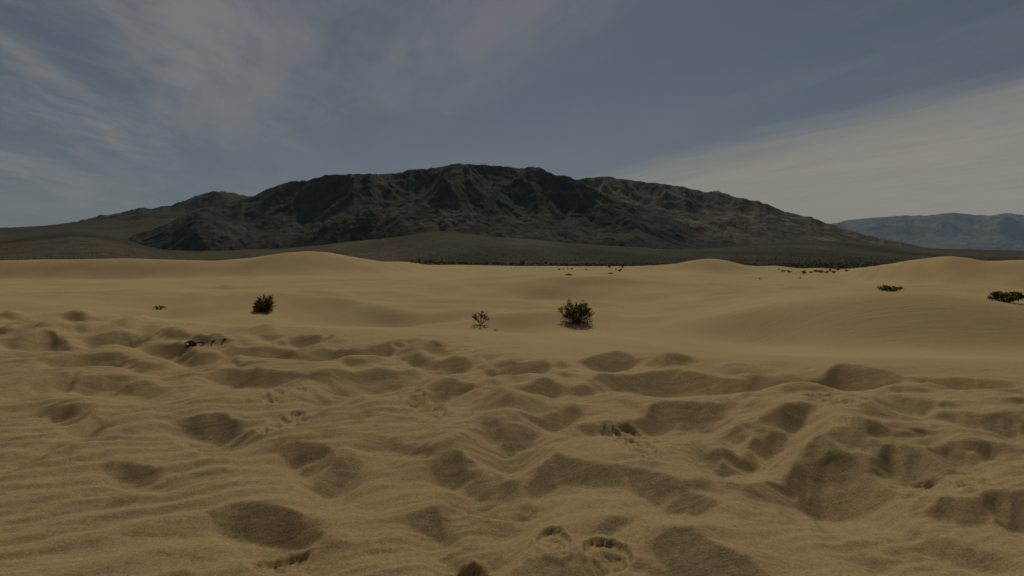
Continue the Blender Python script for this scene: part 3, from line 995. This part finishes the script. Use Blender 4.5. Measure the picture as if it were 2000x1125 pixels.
def shrub(name, label, px, row, w_px, h_px, seed, stems, leaves, lsize, group=None, mat=M_LEAF, **kw):
    x, y, z = locate(px, row)
    w, h = w_px / F_PX * y, h_px / F_PX * y
    bV, bF, lV, lF = shrub_meshes(seed, h, w, stems, leaves, lsize, **kw)
    # every root goes down to the sand below it
    root = thing(name, label, 'shrub', (x, y, z), group)
    link_mesh('stems', bV, bF, M_TWIG, root)
    link_mesh('foliage', lV, lF, mat, root)
    return root


shrub('desert_shrub', 'largest olive green desert shrub, standing on the open sand right of centre', 1127, 630, 76, 50, 3, 34, 4600, 0.055, low=0.03, skirt=900)
shrub('desert_shrub', 'dark green desert shrub leaning right above the pale hollow on the left', 512, 609, 44, 36, 8, 24, 3000, 0.055, lean=(0.16, 0), low=0.05, skirt=1100)
shrub('desert_shrub', 'thin sparse shrub with bare twigs beside a small green sprig', 939, 634, 34, 34, 12, 10, 680, 0.045, mat=M_LEAF_DRY, low=0.25)
shrub('desert_shrub', 'low flat shrub on the crest of the grey dune on the right', 1740, 569, 60, 12, 15, 22, 800, 0.05, low=0.05)
shrub('desert_shrub', 'wide bushy green shrub cut by the right edge of the photo', 1968, 590, 84, 23, 19, 26, 2600, 0.055, low=0.05)
shrub('desert_shrub', 'tiny half buried brown shrub on the smooth sand left of the dark leaning shrub', 309, 604, 28, 8, 23, 9, 260, 0.05, mat=M_LEAF_DRY, low=0.05)
shrub('green_sprig', 'small fallen green sprig in front of the thin sparse shrub', 967, 646, 15, 4, 27, 6, 90, 0.022, low=0.05)

# a half-buried dead root with a trailing stem
x, y, z = locate(366, 676)
dr = thing('dead_root', 'dark dead root half buried in trodden sand, with a bleached splinter and trailing stem', 'dead wood', (x, y, z))


def lump_mesh(seed, sx, sy, sz, n=14, m=8):
    R = np.random.default_rng(seed)
    V, Fc = [], []
    for i in range(m + 1):
        th = math.pi * i / m
        for j in range(n):
            a = 2 * math.pi * j / n
            p = np.array([math.sin(th) * math.cos(a), math.sin(th) * math.sin(a), math.cos(th)])
            r = 1 + 0.28 * float(fbm(np.array([p[0] * 1.6 + seed]), np.array([p[1] * 1.6 + p[2] * 1.3]), 3, 0.55, seed)[0])
            V.append((p[0] * r * sx, p[1] * r * sy, p[2] * r * sz))
    for i in range(m):
        for j in range(n):
            Fc.append((i * n + j, (i + 1) * n + j, (i + 1) * n + (j + 1) % n, i * n + (j + 1) % n))
    return V, Fc


k = y / F_PX
o = link_mesh('root_crown', *lump_mesh(4, 11 * k, 9 * k, 6.5 * k), M_DARKWOOD, dr)
o.location = (0, 0.05, 3 * k)
V, Fc = [], []
tube(V, Fc, [(-3 * k, -0.06, .035), (2 * k, -.10, .05), (6 * k, -.13, .03)], 0.022, 0.012, 6)
link_mesh('splinter', V, Fc, M_PALEWOOD, dr)
V, Fc = [], []
tube(V, Fc, [(4 * k, -.15, .0), (8 * k, -.14, .03), (13 * k, -.06, .055), (18 * k, .10, .05), (24 * k, .25, .0)], 0.020, 0.007, 6)
link_mesh('stem', V, Fc, M_DARKWOOD, dr)
for px, row, w, lab in ((414, 668, 8, 'short dark twig sticking up right of the dead root'), (435, 666, 6, 'smallest dark bit of wood, farthest right of the dead root')):
    x, y, z = locate(px, row)
    k = y / F_PX
    V, Fc = [], []
    tube(V, Fc, [(-w * .5 * k, 0, -.01), (-w * .1 * k, 0, 1.5 * k), (w * .45 * k, .02, w * .40 * k)], 1.6 * k, 1.0 * k, 6)
    tube(V, Fc, [(0, 0, 1 * k), (w * .1 * k, -.03, 1.6 * k), (w * .5 * k, -.07, 0.6 * k)], 1.2 * k, .6 * k, 5)
    o = link_mesh('broken_twig', V, Fc, M_DARKWOOD)
    o.location = (x, y, z)
    o['label'] = lab
    o['category'] = 'twig'

# pale grains of stone that catch the eye in the trodden sand
for px, row, lab in ((1363, 706, 'tiny pale pebble by the far edge of the trodden sand right of centre'),
                     (1598, 1033, 'tiny pale pebble on smooth sand below the curved ridges on the right'),
                     (1547, 810, 'tiny pale pebble on the dark slope right of centre'),
                     (740, 1041, 'tiny pale pebble on rippled sand left of the large hollow at the bottom'),
                     (404, 858, 'tiny pale pebble at the bottom of the hollow on the left')):
    x, y, z = locate(px, row)
    V, Fc = lump_mesh(int(px), 1.5 * y / F_PX, 1.5 * y / F_PX, 1.2 * y / F_PX, 8, 5)
    o = link_mesh('pebble', V, Fc, M_PEBBLE)
    o.location = (x, y, z + 0.6 * y / F_PX)
    o['label'] = lab
    o['category'] = 'pebble'

# distant shrubs along the edge of the dunes
G_EDGE = 'low shrubs along the far edge of the dunes'
G_RIGHT = 'low shrubs in the gap between the right hand dunes'
far_edge = [(803, 513, 5, 4), (812, 514, 5, 3), (819, 512.5, 6, 6), (832, 512.5, 8, 4), (841, 512.5, 8, 4), (848, 514, 8, 3), (857, 515, 10, 4), (868, 515, 10, 4), (877, 515, 8, 3), (886, 515, 8, 4), (897, 514, 7, 3),
            (908, 515, 8, 4), (912, 516, 6, 4), (930, 515, 8, 3), (940, 515, 7, 3), (951, 516, 8, 4), (965, 515.5, 10, 4), (973, 515.5, 8, 4), (985, 516, 7, 3), (1000, 516, 9, 4), (1020, 516.5, 9, 7), (1010, 518, 9, 4),
            (1037, 517, 5, 3), (1050, 516, 7, 3), (1059, 517, 8, 3), (1066, 514.5, 6, 4), (1076, 517, 6, 3), (1086, 516, 8, 3), (1097, 518, 8, 4), (1106, 518, 9, 4), (1116, 519, 8, 3), (1127, 518, 7, 3), (1145, 518, 8, 5),
            (1153, 518, 6, 4), (1165, 519, 7, 3), (1175, 519, 8, 4)]
singles = [(1190, 523, 7, 5, 'small dark shrub on the pale rise, left one of the upper pair'), (1216, 523, 8, 5, 'small dark shrub on the pale rise, right one of the upper pair'), (1203, 527, 4, 3, 'tiny shrub between the dark shrubs on the pale rise'),
           (1211, 530, 9, 6, 'roundest dark shrub on the pale rise, below the upper pair'), (1193, 535, 14, 4, 'flat olive shrub lowest on the pale rise'), (1092, 527, 7, 3, 'left end of the short row of far shrubs ahead'),
           (1100, 526, 4, 2, 'tiny shrub second from the left in the short row of far shrubs'), (1109, 526, 4, 2, 'tiny shrub third from the left in the short row of far shrubs'), (1117, 526, 7, 3, 'right end of the short row of far shrubs ahead'),
           (1145, 527, 7, 2, 'flat faint shrub right of the short row of far shrubs'), (1111, 538, 17, 5, 'flat olive shrub alone on the near side of the central dune crest'),
           (1563, 544, 6, 3, 'faint low shrub in the hollow below the round dark shrub'), (1484, 546, 4, 4, 'single tiny shrub on the slope left of the right hand hollow'),
           (1570, 535, 12, 8, 'round dark shrub standing alone in the gap between the right hand dunes')]
right_gap = [(1521, 527, 6, 3), (1530, 530.5, 12, 4), (1541, 532, 12, 5), (1584, 533, 9, 4), (1594, 531.5, 12, 5), (1603, 532.5, 13, 6), (1615, 533, 14, 5), (1628, 533, 13, 5), (1621, 529, 8, 5), (1637, 527.5, 9, 3), (1654, 530, 11, 4)]

# one kind of each far shrub, then copies that share the meshes
protos = []
for s in range(4):
    bV, bF, lV, lF = shrub_meshes(40 + s, 1.0, 2.0, 14, 520, 0.16, low=0.0)
    bm_, lm_ = bpy.data.meshes.new('stems'), bpy.data.meshes.new('foliage')
    bm_.from_pydata(bV, [], bF)
    lm_.from_pydata(lV, [], lF)
    bm_.materials.append(M_TWIG)
    lm_.materials.append(M_LEAF)
    protos.append((bm_, lm_))


def far_shrub(px, row, w, h, label, group=None, idx=[0]):
    hit = locate(px, row)
    if hit is None:
        y = 300.0
        x = x_of(px, y)
        z = zrow(row, y)
    else:
        x, y, z = hit
    i = idx[0]
    idx[0] += 1
    bm_, lm_ = protos[i % 4]
    sx, sz = w / F_PX * y / 2.0, h / F_PX * y
    root = thing('low_shrub', label, 'shrub', (x, y, z - 0.05), group, random.uniform(0, 6.28), (sx, sx, sz * 1.1))
    for nm, me in (('stems', bm_), ('foliage', lm_)):
        c = bpy.data.objects.new(nm, me)
        COL.objects.link(c)
        c.parent = root


ORD = ('first second third fourth fifth sixth seventh eighth ninth tenth eleventh twelfth thirteenth fourteenth fifteenth sixteenth seventeenth eighteenth '
       'nineteenth twentieth').split()


def place_word(i, n):
    if i == 0:
        return 'leftmost'
    if i == n - 1:
        return 'rightmost'
    return ORD[i] + ' from the left' if i < n / 2 else ORD[n - 1 - i] + ' from the right'


def look(w, h):
    return 'tall' if h >= 5.5 else 'wide' if w >= 10 else 'small' if w <= 6 else 'low'


far_edge.sort()
right_gap.sort()
for i, (px, row, w, h) in enumerate(far_edge):
    far_shrub(px, row + 0.3, w * 1.4, h * 1.3, look(w, h) + ' shrub, ' + place_word(i, len(far_edge)) + ' in the row along the far dune edge', G_EDGE)
for i, (px, row, w, h) in enumerate(right_gap):
    far_shrub(px, row, w, h, look(w, h) + ' dark shrub, ' + place_word(i, len(right_gap)) + ' in the right hand gap cluster', G_RIGHT)
for px, row, w, h, lab in singles:
    far_shrub(px, row, w, h, lab)


# scrub that dots the plain beyond the dunes: far too many to count
def scrub():
    R = np.random.default_rng(5)
    n = 16000
    Y = 320 * np.exp(R.random(n) * math.log(2600 / 320))
    X = R.uniform(-0.95, 0.95, n) * Y
    keep = fbm(X * 0.008, Y * 0.004, 3, 0.5, 151) > -0.35
    X, Y = X[keep], Y[keep]
    n = len(X)
    Z = plain_h(X, Y)
    r = R.uniform(0.35, 0.95, n) * (0.8 + 0.3 * (Y / 1500))
    h = r * R.uniform(0.7, 1.2, n)
    a = R.uniform(0, 6.28, n)
    V = np.zeros((n, 9, 3), np.float32)
    for k in range(4):
        rr = r * R.uniform(.7, 1.2, n)
        V[:, k] = np.stack([X + rr * .7 * np.cos(a + k * 1.57), Y + rr * .7 * np.sin(a + k * 1.57), Z - 0.2], -1)
        rr = r * R.uniform(.8, 1.25, n)
        V[:, 4 + k] = np.stack([X + rr * np.cos(a + k * 1.57 + .4), Y + rr * np.sin(a + k * 1.57 + .4), Z + h * R.uniform(.5, .8, n)], -1)
    V[:, 8] = np.stack([X, Y, Z + h], -1)
    f = []
    for k in range(4):
        k2 = (k + 1) % 4
        f += [(k, k2, 4 + k2), (k, 4 + k2, 4 + k), (4 + k, 4 + k2, 8)]
    F = (np.arange(n)[:, None, None] * 9 + np.array(f)[None]).reshape(-1, 3).astype(np.int32)
    me = bpy.data.meshes.new('scrub')
    me.vertices.add(n * 9)
    me.vertices.foreach_set('co', V.ravel())
    me.loops.add(F.size)
    me.loops.foreach_set('vertex_index', F.ravel())
    me.polygons.add(len(F))
    me.polygons.foreach_set('loop_start', np.arange(0, F.size, 3, dtype=np.int32))
    me.update(calc_edges=True)
    me.materials.append(M_LEAF)
    o = bpy.data.objects.new('scrub', me)
    COL.objects.link(o)
    o['kind'] = 'stuff'
    o['label'] = 'dark scrub dotting the gravel plain beyond the dunes'


scrub()

# ------------------------------------------------------------------ the air
def haze(density):
    x0, x1, y0, y1, z0, z1 = -140000, 140000, -2000, 62000, -60, 4200
    V = [(x, y, z) for z in (z0, z1) for y in (y0, y1) for x in (x0, x1)]
    Fc = [(0, 2, 3, 1), (4, 5, 7, 6), (0, 1, 5, 4), (2, 6, 7, 3), (0, 4, 6, 2), (1, 3, 7, 5)]
    m = bpy.data.materials.new('haze')
    m.use_nodes = True
    t = m.node_tree
    for n in list(t.nodes):
        t.nodes.remove(n)
    b = NB(t)
    v = b.n('ShaderNodeVolumePrincipled')
    v.inputs['Color'].default_value = (0.60, 0.82, 1.0, 1)
    v.inputs['Density'].default_value = density
    v.inputs['Anisotropy'].default_value = 0.0
    out = b.n('ShaderNodeOutputMaterial')
    b.link(v.outputs[0], out.inputs['Volume'])
    o = link_mesh('haze', V, Fc, m)
    o['kind'] = 'stuff'
    o['label'] = 'thin pale blue desert air'


haze(1.1e-5)
